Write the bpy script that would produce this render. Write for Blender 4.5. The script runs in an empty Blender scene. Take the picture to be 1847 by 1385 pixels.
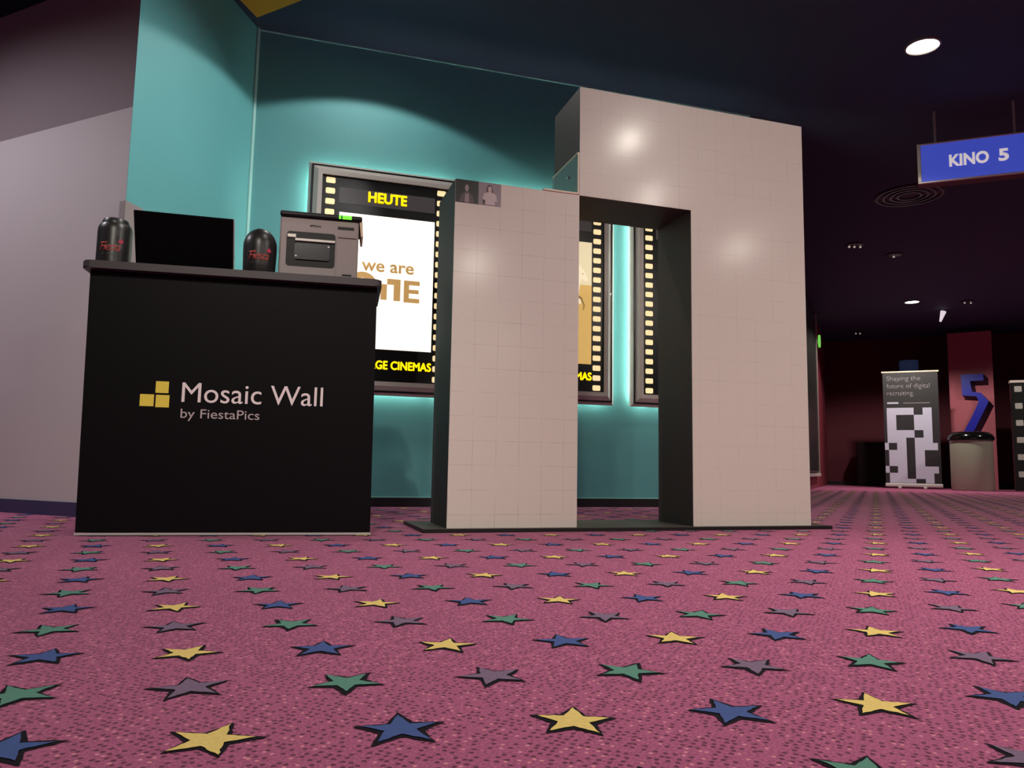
import bpy, bmesh, math, random
from mathutils import Vector, Matrix

random.seed(7)
scene = bpy.context.scene
COL = scene.collection

# ---------------------------------------------------------------- camera, world, exposure
F_PX, PITCH, ROLL, CAM_H = 1369.27, 0.10779, 0.017637, 0.30
cam_data = bpy.data.cameras.new('camera')
cam_data.sensor_fit = 'HORIZONTAL'
cam_data.sensor_width = 36.0
cam_data.lens = F_PX / 1847.0 * 36.0
cam_data.clip_start = 0.02
cam_data.clip_end = 200
cam = bpy.data.objects.new('camera', cam_data)
COL.objects.link(cam)
_fw = Vector((0, math.cos(PITCH), math.sin(PITCH)))
_up0 = Vector((0, -math.sin(PITCH), math.cos(PITCH)))
_r0 = Vector((1, 0, 0))
_r = _r0 * math.cos(ROLL) + _up0 * math.sin(ROLL)
_up = _up0 * math.cos(ROLL) - _r0 * math.sin(ROLL)
m3 = Matrix((_r, _up, -_fw)).transposed()
cam.matrix_world = Matrix.Translation((0, 0, CAM_H)) @ m3.to_4x4()
scene.camera = cam

world = bpy.data.worlds.new('world')
scene.world = world
world.use_nodes = True
world.node_tree.nodes['Background'].inputs[0].default_value = (0.75, 0.72, 0.80, 1)
world.node_tree.nodes['Background'].inputs[1].default_value = 0.055

scene.view_settings.view_transform = 'Standard'
scene.view_settings.look = 'None'
scene.view_settings.gamma = 1.0
scene.view_settings.use_curve_mapping = False
scene.view_settings.exposure = 0.0

CEIL = 3.36
PI = math.pi


def spot(name, loc, power, color, size_deg, blend=0.35, radius=0.08, target=None):
    l = bpy.data.lights.new(name, 'SPOT')
    l.energy = power
    l.color = color
    l.spot_size = math.radians(size_deg)
    l.spot_blend = blend
    l.shadow_soft_size = radius
    o = bpy.data.objects.new(name, l)
    COL.objects.link(o)
    o.location = loc
    d = (Vector(target) - Vector(loc)) if target else Vector((0, 0, -1))
    o.rotation_euler = d.to_track_quat('-Z', 'Y').to_euler()
    return o


WARM = (1.0, 0.91, 0.80)
COOL = (0.93, 0.92, 1.0)
# (x, y, power, colour, cone) of the round lamps set in the ceiling
CEILING_LAMPS = [
    (2.68, 1.55, 98, WARM, 172),
    (3.92, 0.60, 98, WARM, 172),
    (6.28, -0.05, 110, WARM, 174),
    (3.90, -3.00, 260, WARM, 172),
    (-0.30, -1.60, 165, WARM, 160),
    (8.41, -8.81, 120, WARM, 176),
    (2.91, 5.16, 90, WARM, 130),
    (7.15, 13.37, 380, WARM, 152),
    (9.40, 11.60, 170, WARM, 160),
    (0.75, 2.10, 160, WARM, 84),
    (2.30, 2.65, 150, WARM, 90),
]
for k, (x, y, pw, c, ang) in enumerate(CEILING_LAMPS):
    spot('lamp_light', (x, y, CEIL - 0.035), pw, c, ang, 0.95 if ang < 100 else 0.25)
# lamps close to the walls: poster niche (cone edge draws the scallop), grey wall; added unseen spots on teal return and counter
WASHERS_AND_ADDED_SPOTS = [(-0.87, 4.56, 34, (1.0, 0.97, 0.92), 132, 0.10, None),
           (0.10, 2.75, 210, (1.0, 0.97, 0.92), 62, 1.0, (-1.95, 4.20, 1.55)),  # unseen spot added to imitate the light on the teal return
           (-3.95, 2.90, 150, (0.97, 0.95, 1.0), 152, 0.6, None),
           (-0.60, -0.90, 230, WARM, 36, 0.9, (-1.20, 3.00, 0.60))]  # unseen spot added to brighten the counter front and its lettering
for x, y, pw, c, ang, bl, tg in WASHERS_AND_ADDED_SPOTS:
    spot('washer_or_added_light', (x, y, CEIL - 0.04), pw, c, ang, bl, 0.03, tg)

# ---------------------------------------------------------------- helpers
MATS = {}


def mat(name, color, rough=0.5, metal=0.0, emit=None, estr=0.0, noise=0.0, nscale=8.0, bump=0.0,
        bscale=120.0, spec=0.5, coat=0.0, coat_rough=0.1):
    m = bpy.data.materials.new(name)
    m.use_nodes = True
    nt = m.node_tree
    b = nt.nodes['Principled BSDF']
    b.inputs['Base Color'].default_value = (*color, 1)
    b.inputs['Roughness'].default_value = rough
    b.inputs['Metallic'].default_value = metal
    b.inputs['Specular IOR Level'].default_value = spec
    b.inputs['Coat Weight'].default_value = coat
    b.inputs['Coat Roughness'].default_value = coat_rough
    if emit:
        b.inputs['Emission Color'].default_value = (*emit, 1)
        b.inputs['Emission Strength'].default_value = estr
    tc = nt.nodes.new('ShaderNodeTexCoord')
    if noise > 0:
        n = nt.nodes.new('ShaderNodeTexNoise')
        n.inputs['Scale'].default_value = nscale
        n.inputs['Detail'].default_value = 4
        mp = nt.nodes.new('ShaderNodeMapRange')
        mp.inputs['To Min'].default_value = 1 - noise
        mp.inputs['To Max'].default_value = 1 + noise
        mx = nt.nodes.new('ShaderNodeVectorMath')
        mx.operation = 'SCALE'
        mx.inputs[0].default_value = color
        nt.links.new(tc.outputs['Object'], n.inputs['Vector'])
        nt.links.new(n.outputs['Fac'], mp.inputs['Value'])
        nt.links.new(mp.outputs['Result'], mx.inputs['Scale'])
        nt.links.new(mx.outputs['Vector'], b.inputs['Base Color'])
    if bump > 0:
        n2 = nt.nodes.new('ShaderNodeTexNoise')
        n2.inputs['Scale'].default_value = bscale
        n2.inputs['Detail'].default_value = 3
        bp = nt.nodes.new('ShaderNodeBump')
        bp.inputs['Strength'].default_value = bump
        bp.inputs['Distance'].default_value = 0.002
        nt.links.new(tc.outputs['Object'], n2.inputs['Vector'])
        nt.links.new(n2.outputs['Fac'], bp.inputs['Height'])
        nt.links.new(bp.outputs['Normal'], b.inputs['Normal'])
    MATS[name] = m
    return m


def S(r, g, b):
    """sRGB 0-255 -> linear"""
    f = lambda c: (c / 255 / 12.92) if c <= 10.3 else ((c / 255 + 0.055) / 1.055) ** 2.4
    return (f(r), f(g), f(b))


def obj(name, bm, material, parent=None, loc=None, rotz=None, smooth=False):
    me = bpy.data.meshes.new(name)
    bmesh.ops.recalc_face_normals(bm, faces=bm.faces[:])
    bm.to_mesh(me)
    bm.free()
    ms = material if isinstance(material, (list, tuple)) else [material]
    for m in ms:
        me.materials.append(m)
    if smooth:
        for p in me.polygons:
            p.use_smooth = True
        me.set_sharp_from_angle(angle=math.radians(40))
    o = bpy.data.objects.new(name, me)
    COL.objects.link(o)
    if parent:
        o.parent = parent
    if loc is not None:
        o.location = loc
    if rotz is not None:
        o.rotation_euler = (0, 0, rotz)
    return o


def tag(o, label, cat, group=None):
    o['label'] = label
    o['category'] = cat
    if group:
        o['group'] = group
    return o


def thing(name, label, cat, loc=(0, 0, 0), rotz=0.0, group=None):
    o = bpy.data.objects.new(name, None)
    o.empty_display_size = 0.1
    COL.objects.link(o)
    o.location = loc
    o.rotation_euler = (0, 0, rotz)
    return tag(o, label, cat, group)


def struct(name, bm, material, **k):
    o = obj(name, bm, material, **k)
    o['kind'] = 'structure'
    return o


def NB():
    return bmesh.new()


def box(bm, x0, x1, y0, y1, z0, z1, bev=0.0, mi=0, seg=2):
    vs = [bm.verts.new((x, y, z)) for x in (x0, x1) for y in (y0, y1) for z in (z0, z1)]
    idx = [(0, 1, 3, 2), (4, 6, 7, 5), (0, 4, 5, 1), (2, 3, 7, 6), (0, 2, 6, 4), (1, 5, 7, 3)]
    fs = []
    for t in idx:
        f = bm.faces.new([vs[i] for i in t])
        f.material_index = mi
        fs.append(f)
    if bev > 0:
        es = list({e for f in fs for e in f.edges})
        r = bmesh.ops.bevel(bm, geom=es, offset=bev, segments=seg, affect='EDGES', profile=0.5)
        for f in r['faces']:
            f.material_index = mi
    return vs


def prism(bm, poly, z0, z1, mi=0):
    """poly in xy, extruded along z"""
    a = [bm.verts.new((x, y, z0)) for x, y in poly]
    b = [bm.verts.new((x, y, z1)) for x, y in poly]
    n = len(poly)
    fs = [bm.faces.new(a[::-1]), bm.faces.new(b)]
    for i in range(n):
        fs.append(bm.faces.new((a[i], a[(i + 1) % n], b[(i + 1) % n], b[i])))
    for f in fs:
        f.material_index = mi
    return fs


def plate(bm, poly, y0, y1, mi=0):
    """poly in xz, extruded along y"""
    a = [bm.verts.new((x, y0, z)) for x, z in poly]
    b = [bm.verts.new((x, y1, z)) for x, z in poly]
    n = len(poly)
    fs = [bm.faces.new(a), bm.faces.new(b[::-1])]
    for i in range(n):
        fs.append(bm.faces.new((a[i], b[i], b[(i + 1) % n], a[(i + 1) % n])))
    for f in fs:
        f.material_index = mi
    return fs


def lathe(bm, prof, seg=32, cx=0, cy=0, mi=0):
    """prof: (r, z) list"""
    rings = []
    for r, z in prof:
        if r < 1e-6:
            rings.append([bm.verts.new((cx, cy, z))])
        else:
            rings.append([bm.verts.new((cx + r * math.cos(2 * PI * k / seg), cy + r * math.sin(2 * PI * k / seg), z))
                          for k in range(seg)])
    for a, b in zip(rings, rings[1:]):
        if len(a) == 1 and len(b) == 1:
            continue
        for k in range(seg):
            k2 = (k + 1) % seg
            if len(a) == 1:
                f = bm.faces.new((a[0], b[k2], b[k]))
            elif len(b) == 1:
                f = bm.faces.new((a[k], a[k2], b[0]))
            else:
                f = bm.faces.new((a[k], a[k2], b[k2], b[k]))
            f.material_index = mi
    return rings


def tube(bm, p0, p1, r, seg=16, r1=None):
    p0, p1 = Vector(p0), Vector(p1)
    q = (p1 - p0).to_track_quat('Z', 'Y')
    r1 = r if r1 is None else r1
    a = [bm.verts.new(p0 + q @ Vector((r * math.cos(2 * PI * k / seg), r * math.sin(2 * PI * k / seg), 0))) for k in range(seg)]
    b = [bm.verts.new(p1 + q @ Vector((r1 * math.cos(2 * PI * k / seg), r1 * math.sin(2 * PI * k / seg), 0))) for k in range(seg)]
    bm.faces.new(a[::-1])
    bm.faces.new(b)
    for k in range(seg):
        bm.faces.new((a[k], a[(k + 1) % seg], b[(k + 1) % seg], b[k]))


def rrect(x0, x1, z0, z1, r, n=5):
    pts = []
    for cx, cz, a0 in ((x1 - r, z1 - r, 0), (x0 + r, z1 - r, 90), (x0 + r, z0 + r, 180), (x1 - r, z0 + r, 270)):
        for k in range(n + 1):
            a = math.radians(a0 + 90 * k / n)
            pts.append((cx + r * math.cos(a), cz + r * math.sin(a)))
    return pts


def text_bm(txt, x0, z0, w, h, y, depth=0.002, offset=0.0, shear=0.0, spacing=1.0, bold=0.0):
    """lettering standing in the xz plane at depth y (front towards -y).  x0,z0 = lower left of the ink, fitted to
    w x h (pass None for one of them to keep the aspect)"""
    cu = bpy.data.curves.new('txt', 'FONT')
    cu.body = txt
    cu.size = 1.0
    cu.extrude = 0.0
    cu.offset = offset
    cu.shear = shear
    cu.space_character = spacing
    cu.resolution_u = 4
    o = bpy.data.objects.new('txt', cu)
    COL.objects.link(o)
    dg = bpy.context.evaluated_depsgraph_get()
    dg.update()
    me = bpy.data.meshes.new_from_object(o.evaluated_get(dg))
    bpy.data.objects.remove(o)
    bm = bmesh.new()
    bm.from_mesh(me)
    bpy.data.meshes.remove(me)
    bmesh.ops.remove_doubles(bm, verts=bm.verts[:], dist=1e-5)
    xs = [v.co.x for v in bm.verts]
    ys = [v.co.y for v in bm.verts]
    ax, bx_, ay, by = min(xs), max(xs), min(ys), max(ys)
    sx = w / (bx_ - ax) if w else None
    sz = h / (by - ay) if h else None
    sx = sx or sz
    sz = sz or sx
    for v in bm.verts:
        v.co = Vector((x0 + (v.co.x - ax) * sx, y, z0 + (v.co.y - ay) * sz))
    if bold > 0:
        src = bm.faces[:]
        for dx, dz in ((bold, 0), (-bold, 0), (0, bold), (0, -bold)):
            d = bmesh.ops.duplicate(bm, geom=src)
            for e in d['geom']:
                if isinstance(e, bmesh.types.BMVert):
                    e.co.x += dx
                    e.co.z += dz
    if depth > 0:
        r = bmesh.ops.extrude_face_region(bm, geom=bm.faces[:])
        for e in r['geom']:
            if isinstance(e, bmesh.types.BMVert):
                e.co.y -= depth
    return bm


# ---------------------------------------------------------------- materials
M_teal = mat('teal_paint', S(96, 170, 174), 0.62, noise=0.05, nscale=3, bump=0.15, bscale=60)
M_grey = mat('grey_paint', S(196, 186, 188), 0.7, noise=0.03, nscale=2, bump=0.1, bscale=60)
M_mauve = mat('painted_wall_shadow', S(134, 118, 124), 0.7, noise=0.03, nscale=2, bump=0.1, bscale=60)  # shadow on the upper grey wall, put into the colour
M_ceil = mat('navy_ceiling', S(48, 62, 86), 0.75, noise=0.08, nscale=1.5)
M_yel = mat('ochre_paint', S(214, 160, 40), 0.6, noise=0.05, nscale=4)
M_skirt = mat('black_skirting', S(26, 25, 30), 0.35, noise=0.1)
M_skirtb = mat('navy_skirting', S(58, 56, 92), 0.4, noise=0.08)
M_red = mat('red_wall_paint', S(120, 36, 52), 0.7, noise=0.08, nscale=2)
M_dred = mat('dark_red_wall_paint', S(84, 20, 36), 0.8, noise=0.1, nscale=2)
M_pink = mat('coral_wall_paint', S(178, 94, 108), 0.7, noise=0.04, nscale=2)
M_black = mat('matte_black', S(22, 20, 22), 0.55, noise=0.1)
M_counter = mat('black_laminate', S(14, 12, 15), 0.5, noise=0.06, nscale=5, spec=0.12)
M_top = mat('charcoal_worktop', S(62, 55, 60), 0.45, noise=0.1, nscale=30)
M_alu = mat('brushed_aluminium', S(206, 202, 200), 0.4, 0.25, noise=0.05)
M_logo = mat('lemon_print', S(248, 226, 84), 0.6, noise=0.02)
M_white = mat('white_print', S(252, 240, 242), 0.6, noise=0.02)
M_greyp = mat('grey_print', S(196, 184, 188), 0.6, noise=0.02)
M_can = mat('matte_black_can', S(30, 28, 29), 0.36, noise=0.08, nscale=20)
M_canr = mat('coral_red_print', S(205, 72, 66), 0.55, noise=0.1)
M_canp = mat('rose_print', S(176, 44, 74), 0.55, noise=0.1)
M_cang = mat('dim_grey_print', S(82, 70, 64), 0.6, noise=0.1)
M_lap = mat('laptop_black', S(9, 8, 13), 0.6, noise=0.05, spec=0.06)
M_lapedge = mat('laptop_silver_edge', S(200, 210, 210), 0.3, 0.6, noise=0.03)
M_prn = mat('warm_grey_plastic', S(150, 138, 138), 0.5, noise=0.03, bump=0.1, bscale=300)
M_prnd = mat('printer_dark_plastic', S(22, 21, 24), 0.45, noise=0.05, spec=0.25)
M_prnw = mat('printer_smoked_flap', S(44, 45, 50), 0.2, noise=0.05)
M_roller = mat('roller_steel', S(176, 170, 165), 0.4, 0.4, noise=0.04)
M_green = mat('green_indicator', S(40, 200, 30), 0.4, emit=S(110, 255, 40), estr=1.6, noise=0.02)
M_beige = mat('ivory_plastic_and_lit_wall', S(222, 200, 172), 0.5, noise=0.03)
M_foam = mat('black_side_board', S(58, 46, 42), 0.6, noise=0.15, nscale=6)
M_base = mat('base_board', S(66, 62, 58), 0.55, noise=0.12, nscale=10)
M_baseedge = mat('base_edge', S(14, 13, 15), 0.5, noise=0.1)
M_edge = mat('cream_edge_glow_and_rail', S(238, 222, 200), 0.35, noise=0.03)  # cream: painted glow of the acrylic edges, plain colour on the banner rail
M_std = mat('chrome_standoff', S(220, 220, 220), 0.15, 1.0, noise=0.02)
M_ph1 = mat('dark_photo_print', S(24, 19, 22), 0.3, noise=0.1)
M_ph2 = mat('grey_photo_print', S(150, 136, 146), 0.3, noise=0.05)
M_phskin = mat('photo_skin', S(198, 178, 176), 0.4, noise=0.05)
M_phdim = mat('photo_dim_figure', S(92, 80, 85), 0.4, noise=0.12)
M_phdim2 = mat('photo_dim_face', S(158, 142, 144), 0.4, noise=0.1)
M_phhair = mat('photo_hair', S(70, 52, 56), 0.4, noise=0.1)
M_phshirt = mat('photo_shirt', S(206, 192, 194), 0.4, noise=0.05)
M_frame = mat('pewter_frame', S(196, 188, 182), 0.42, 0.1, noise=0.04)
M_film = mat('black_film', S(12, 11, 13), 0.25, noise=0.05)
M_band = mat('header_strip_with_reflection', S(96, 92, 94), 0.35, noise=0.08)  # grey stands in for the foyer's reflection in the glass
M_hole = mat('lit_sprocket', S(240, 215, 160), 0.5, emit=S(255, 226, 170), estr=0.85, noise=0.02)
M_ylet = mat('lit_yellow_letters', S(250, 215, 20), 0.5, emit=S(255, 222, 0), estr=0.95, noise=0.02)
M_post = mat('lit_white_poster', S(250, 245, 235), 0.5, emit=(1.0, 0.93, 0.80), estr=1.12, noise=0.01)
M_gold = mat('gold_print', S(190, 150, 90), 0.5, emit=S(196, 152, 92), estr=0.75, noise=0.02)
M_sand = mat('lit_sand_print', S(205, 165, 90), 0.5, emit=S(205, 166, 96), estr=0.9, noise=0.06, nscale=9)
M_sky = mat('lit_pale_sky_print', S(215, 200, 160), 0.5, emit=S(222, 206, 168), estr=0.9, noise=0.04, nscale=6)
M_horse = mat('lit_pale_horse_print', S(235, 220, 190), 0.5, emit=S(236, 220, 186), estr=0.9, noise=0.04)
M_horsed = mat('horse_shade_print', S(150, 120, 80), 0.5, emit=S(150, 118, 74), estr=0.7, noise=0.04)
M_led = mat('led_strip', S(200, 255, 240), 0.5, emit=(0.95, 1.0, 0.84), estr=28.0, noise=0.01)
M_bead = mat('pale_teal_bead', S(158, 214, 210), 0.5, noise=0.03)
M_lens = mat('lamp_lens', S(255, 250, 240), 0.4, emit=(1.0, 0.95, 0.86), estr=9.0, noise=0.01)
M_ring = mat('lamp_ring', S(150, 145, 140), 0.35, 0.5, noise=0.03)
M_dim = mat('unlit_lens', S(40, 40, 46), 0.3, noise=0.05)
M_glint = mat('dim_bulb', S(200, 195, 190), 0.4, emit=S(255, 240, 225), estr=0.35, noise=0.02)
M_signb = mat('sign_blue_face', S(58, 72, 190), 0.35, emit=S(70, 86, 205), estr=0.6, noise=0.05, nscale=2)
M_signw = mat('sign_white_letters', S(235, 230, 235), 0.4, emit=S(255, 245, 245), estr=0.5, noise=0.02)
M_chrome = mat('sign_chrome', S(215, 210, 205), 0.35, 0.6, noise=0.03)
M_signu = mat('sign_dark_underside', S(96, 58, 62), 0.6, noise=0.05)
M_bande = mat('banner_black_print', S(40, 38, 42), 0.5, noise=0.05)
M_banw = mat('banner_white_print', S(196, 196, 218), 0.5, noise=0.02)
M_bant = mat('banner_grey_lettering', S(150, 146, 150), 0.5, noise=0.02)
M_bin = mat('bin_beige_metal', S(156, 164, 144), 0.42, 0.15, noise=0.04)
M_binl = mat('bin_black_gloss', S(12, 11, 12), 0.12, noise=0.05)
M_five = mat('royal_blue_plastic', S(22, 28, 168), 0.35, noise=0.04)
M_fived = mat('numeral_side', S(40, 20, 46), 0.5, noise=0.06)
M_gloss = mat('black_gloss_panel', S(40, 40, 40), 0.25, noise=0.05)
M_exit = mat('exit_green', S(60, 190, 60), 0.4, emit=S(130, 225, 95), estr=0.8, noise=0.03)
M_blue = mat('blue_drum', S(70, 96, 150), 0.5, emit=S(60, 84, 130), estr=0.12, noise=0.1)
M_cab = mat('dark_maroon_cabinet', S(20, 7, 12), 0.6, noise=0.1, spec=0.1)
M_gh = mat('grey_perforation', S(150, 146, 140), 0.5, emit=S(150, 146, 140), estr=0.12, noise=0.15, nscale=12)
M_spotl = mat('spot_shade_lit', S(235, 220, 230), 0.4, emit=S(240, 225, 235), estr=0.8, noise=0.02)

# acrylic
M_acr = bpy.data.materials.new('clear_acrylic')
M_acr.use_nodes = True
_b = M_acr.node_tree.nodes['Principled BSDF']
_b.inputs['Base Color'].default_value = (0.62, 0.74, 0.70, 1)
_b.inputs['Roughness'].default_value = 0.06
_b.inputs['Transmission Weight'].default_value = 0.85
_b.inputs['IOR'].default_value = 1.3

# gridded glossy sheet of the mosaic wall
TILE = 0.1117


def grid_sheet(name, xoff, ztop, line):
    m = bpy.data.materials.new(name)
    m.use_nodes = True
    nt = m.node_tree
    b = nt.nodes['Principled BSDF']
    b.inputs['Roughness'].default_value = 0.42
    b.inputs['Coat Weight'].default_value = 0.22
    b.inputs['Coat Roughness'].default_value = 0.16
    tc = nt.nodes.new('ShaderNodeTexCoord')
    sp = nt.nodes.new('ShaderNodeSeparateXYZ')
    nt.links.new(tc.outputs['Object'], sp.inputs[0])

    def mth(op, a, bb=None):
        n = nt.nodes.new('ShaderNodeMath')
        n.operation = op
        for i, v in enumerate((a, bb)):
            if v is None:
                continue
            if isinstance(v, (int, float)):
                n.inputs[i].default_value = v
            else:
                nt.links.new(v, n.inputs[i])
        return n.outputs[0]

    def near(coord, off):
        t = mth('DIVIDE', mth('SUBTRACT', coord, off), TILE)
        fr = mth('FRACT', mth('ADD', t, 100.5))
        d = mth('ABSOLUTE', mth('SUBTRACT', fr, 0.5))
        return mth('LESS_THAN', d, 0.008)

    ln = mth('MAXIMUM', near(sp.outputs['X'], xoff), near(sp.outputs['Z'], ztop))
    nz = nt.nodes.new('ShaderNodeTexNoise')
    nz.inputs['Scale'].default_value = 7
    nt.links.new(tc.outputs['Object'], nz.inputs['Vector'])
    rp = nt.nodes.new('ShaderNodeMapRange')
    rp.inputs['From Min'].default_value = 0.35
    rp.inputs['From Max'].default_value = 0.65
    nt.links.new(nz.outputs['Fac'], rp.inputs['Value'])
    fac = mth('MULTIPLY', mth('MULTIPLY', ln, line), rp.outputs['Result'])
    mx = nt.nodes.new('ShaderNodeMix')
    mx.data_type = 'RGBA'
    mx.inputs['A'].default_value = (*S(228, 220, 212), 1)
    mx.inputs['B'].default_value = (*S(120, 104, 106), 1)
    nt.links.new(fac, mx.inputs['Factor'])
    nt.links.new(mx.outputs['Result'], b.inputs['Base Color'])
    return m


M_grid1 = grid_sheet('gridded_white_sheet_column', 0.0, 1.642, 0.5)
M_grid2 = grid_sheet('gridded_white_sheet_frame', 0.63, 2.206, 0.3)


def carpet_mat():
    m = bpy.data.materials.new('plum_carpet')
    m.use_nodes = True
    nt = m.node_tree
    b = nt.nodes['Principled BSDF']
    b.inputs['Roughness'].default_value = 0.95
    b.inputs['Specular IOR Level'].default_value = 0.1
    b.inputs['Sheen Weight'].default_value = 0.25
    b.inputs['Sheen Tint'].default_value = (1.0, 0.75, 0.85, 1)
    tc = nt.nodes.new('ShaderNodeTexCoord')
    mp = nt.nodes.new('ShaderNodeMapping')
    mp.inputs['Rotation'].default_value = (0, 0, math.radians(-64.4))
    nt.links.new(tc.outputs['Object'], mp.inputs['Vector'])
    vo = nt.nodes.new('ShaderNodeTexVoronoi')
    vo.voronoi_dimensions = '2D'
    vo.inputs['Scale'].default_value = 95
    vo.inputs['Randomness'].default_value = 0.55
    nt.links.new(mp.outputs['Vector'], vo.inputs['Vector'])
    sc = nt.nodes.new('ShaderNodeSeparateColor')
    nt.links.new(vo.outputs['Color'], sc.inputs[0])

    def mth(op, a, bb=None):
        n = nt.nodes.new('ShaderNodeMath')
        n.operation = op
        for i, v in enumerate((a, bb)):
            if v is None:
                continue
            if isinstance(v, (int, float)):
                n.inputs[i].default_value = v
            else:
                nt.links.new(v, n.inputs[i])
        return n.outputs[0]
    dot = mth('LESS_THAN', vo.outputs['Distance'], 0.27)
    dark = mth('MULTIPLY', dot, mth('LESS_THAN', sc.outputs[0], 0.62))
    light = mth('MULTIPLY', mth('LESS_THAN', vo.outputs['Distance'], 0.22), mth('GREATER_THAN', sc.outputs[0], 0.86))
    nz = nt.nodes.new('ShaderNodeTexNoise')
    nz.inputs['Scale'].default_value = 260
    nz.inputs['Detail'].default_value = 3
    nt.links.new(tc.outputs['Object'], nz.inputs['Vector'])
    cr = nt.nodes.new('ShaderNodeValToRGB')
    cr.color_ramp.elements[0].position = 0.3
    cr.color_ramp.elements[0].color = (*S(134, 60, 96), 1)
    cr.color_ramp.elements[1].position = 0.7
    cr.color_ramp.elements[1].color = (*S(194, 98, 142), 1)
    nt.links.new(nz.outputs['Fac'], cr.inputs[0])

    def mix(f, a, col):
        x = nt.nodes.new('ShaderNodeMix')
        x.data_type = 'RGBA'
        nt.links.new(f, x.inputs['Factor'])
        nt.links.new(a, x.inputs['A'])
        x.inputs['B'].default_value = (*col, 1)
        return x.outputs['Result']
    c = mix(dark, cr.outputs[0], S(92, 32, 58))
    c = mix(light, c, S(222, 140, 156))
    nt.links.new(c, b.inputs['Base Color'])
    bp = nt.nodes.new('ShaderNodeBump')
    bp.inputs['Strength'].default_value = 0.5
    bp.inputs['Distance'].default_value = 0.003
    nt.links.new(nz.outputs['Fac'], bp.inputs['Height'])
    nt.links.new(bp.outputs['Normal'], b.inputs['Normal'])
    return m


def fuzzy(name, color):
    m = mat(name, color, 0.95, noise=0.18, nscale=220, spec=0.1)
    return m


M_carpet = carpet_mat()
M_sout = fuzzy('star_black_pile', S(30, 26, 34))
M_sy = fuzzy('star_yellow_pile', S(228, 200, 122))
M_sb = fuzzy('star_blue_pile', S(74, 92, 146))
M_sg = fuzzy('star_green_pile', S(94, 140, 126))
M_sv = fuzzy('star_grey_pile', S(124, 104, 128))

# ---------------------------------------------------------------- floor with its woven stars
def build_floor():
    bm = NB()
    vs = [bm.verts.new(p) for p in ((-9, -7, 0), (16, -7, 0), (16, 21, 0), (-9, 21, 0))]
    bm.faces.new(vs)

    def star(cx, cy, rot, R, r, z, mi, jit):
        cs = []
        for k in range(10):
            a = math.radians(rot + 36 * k)
            rad = (R if k % 2 == 0 else r) * (1 + random.uniform(-jit, jit))
            cs.append((cx + rad * math.cos(a), cy + rad * math.sin(a)))
        sub = 5 if cy < 2.2 else 3 if cy < 4 else 1
        pts = []
        for k in range(10):
            (ax, ay), (bx, by) = cs[k], cs[(k + 1) % 10]
            for q in range(sub):
                t = q / sub
                w = 0.0 if q == 0 else 0.0011
                pts.append(bm.verts.new((ax + (bx - ax) * t + random.uniform(-w, w), ay + (by - ay) * t + random.uniform(-w, w), z)))
        c = bm.verts.new((cx, cy, z))
        for k in range(len(pts)):
            f = bm.faces.new((c, pts[k], pts[(k + 1) % len(pts)]))
            f.material_index = mi
    ox, oy = 0.4788, 1.0198
    ux, uy = 0.2036 * math.cos(0.20362), 0.2036 * math.sin(0.20362)
    vx, vy = 0.25063 * math.sin(0.44727), 0.25063 * math.cos(0.44727)
    for i in range(-6, 58):
        for j in range(-75, 45):
            x = ox + j * ux + i * vx + (-0.0095 if i % 2 else 0)
            y = oy + j * uy + i * vy + (0.0035 if j % 2 else 0)
            if y < 0.15 or y > 12.5 or abs(x) > 0.78 * y + 0.7:
                continue
            if i % 2 == 0:
                mi, rot = (2, 12.0) if j % 2 == 0 else (3, 29.5)
            else:
                mi, rot = (4, 65.5) if j % 2 == 0 else (5, 46.0)
            rot += random.uniform(-2.5, 2.5)
            star(x, y, rot, 0.0580, 0.0270, 0.0010, 1, 0.06)
            star(x, y, rot, 0.0475, 0.0190, 0.0020, mi, 0.07)
    o = obj('floor', bm, [M_carpet, M_sout, M_sy, M_sb, M_sg, M_sv])
    o['kind'] = 'structure'
    return o


build_floor()

# ---------------------------------------------------------------- shell
bm = NB(); box(bm, -9, 16, -7, 21, CEIL, CEIL + 0.1)
struct('ceiling', bm, M_ceil)

A0 = Vector((-0.968, 5.377, 0)); WY = 0.2988
wd = Vector((math.cos(WY), math.sin(WY), 0)); wn = Vector((math.sin(WY), -math.cos(WY), 0))
Cc = A0 + wd * (-0.9155)             # inner corner of the teal niche
Ee = Vector((-2.060, 3.894, 0))      # outer corner, grey wall meets teal return
gd = Vector((math.cos(-0.43909), math.sin(-0.43909), 0))
K1 = A0 + wd * 3.13                  # far end of the poster wall, the corridor starts
cdir = Vector((0.4233, 0.9060, 0)); cperp = Vector((0.9060, -0.4233, 0))
CF = K1 + cdir * 12.75               # far left corner of the corridor


def wall_prism(name, pts, z0, z1, m):
    b = NB(); prism(b, [(p.x, p.y) for p in pts], z0, z1)
    return struct(name, b, m)


ld = (Cc - Ee).normalized(); ln_ = Vector((-ld.y, ld.x, 0))      # points away from the room (left)
wall_prism('wall_back', [Cc, K1, K1 - wn * 0.12, Cc - wn * 0.12], 0, CEIL, M_teal)
gn = Vector((-gd.y, gd.x, 0))                                   # away from the room, behind the grey wall
wall_prism('wall_left', [Ee, Cc, Cc + ln_ * 0.12, Ee - gd * 0.11 + gn * 0.03], 0, CEIL, M_teal)
# grey wall: upper shadow painted in as a darker mauve, starting 2.18 m above the floor
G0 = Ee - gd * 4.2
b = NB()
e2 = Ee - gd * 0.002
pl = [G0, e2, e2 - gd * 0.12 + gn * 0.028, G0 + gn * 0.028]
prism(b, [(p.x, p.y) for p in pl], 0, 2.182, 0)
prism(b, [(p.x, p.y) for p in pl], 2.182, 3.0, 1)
struct('wall_front_left', b, [M_grey, M_mauve])
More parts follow.
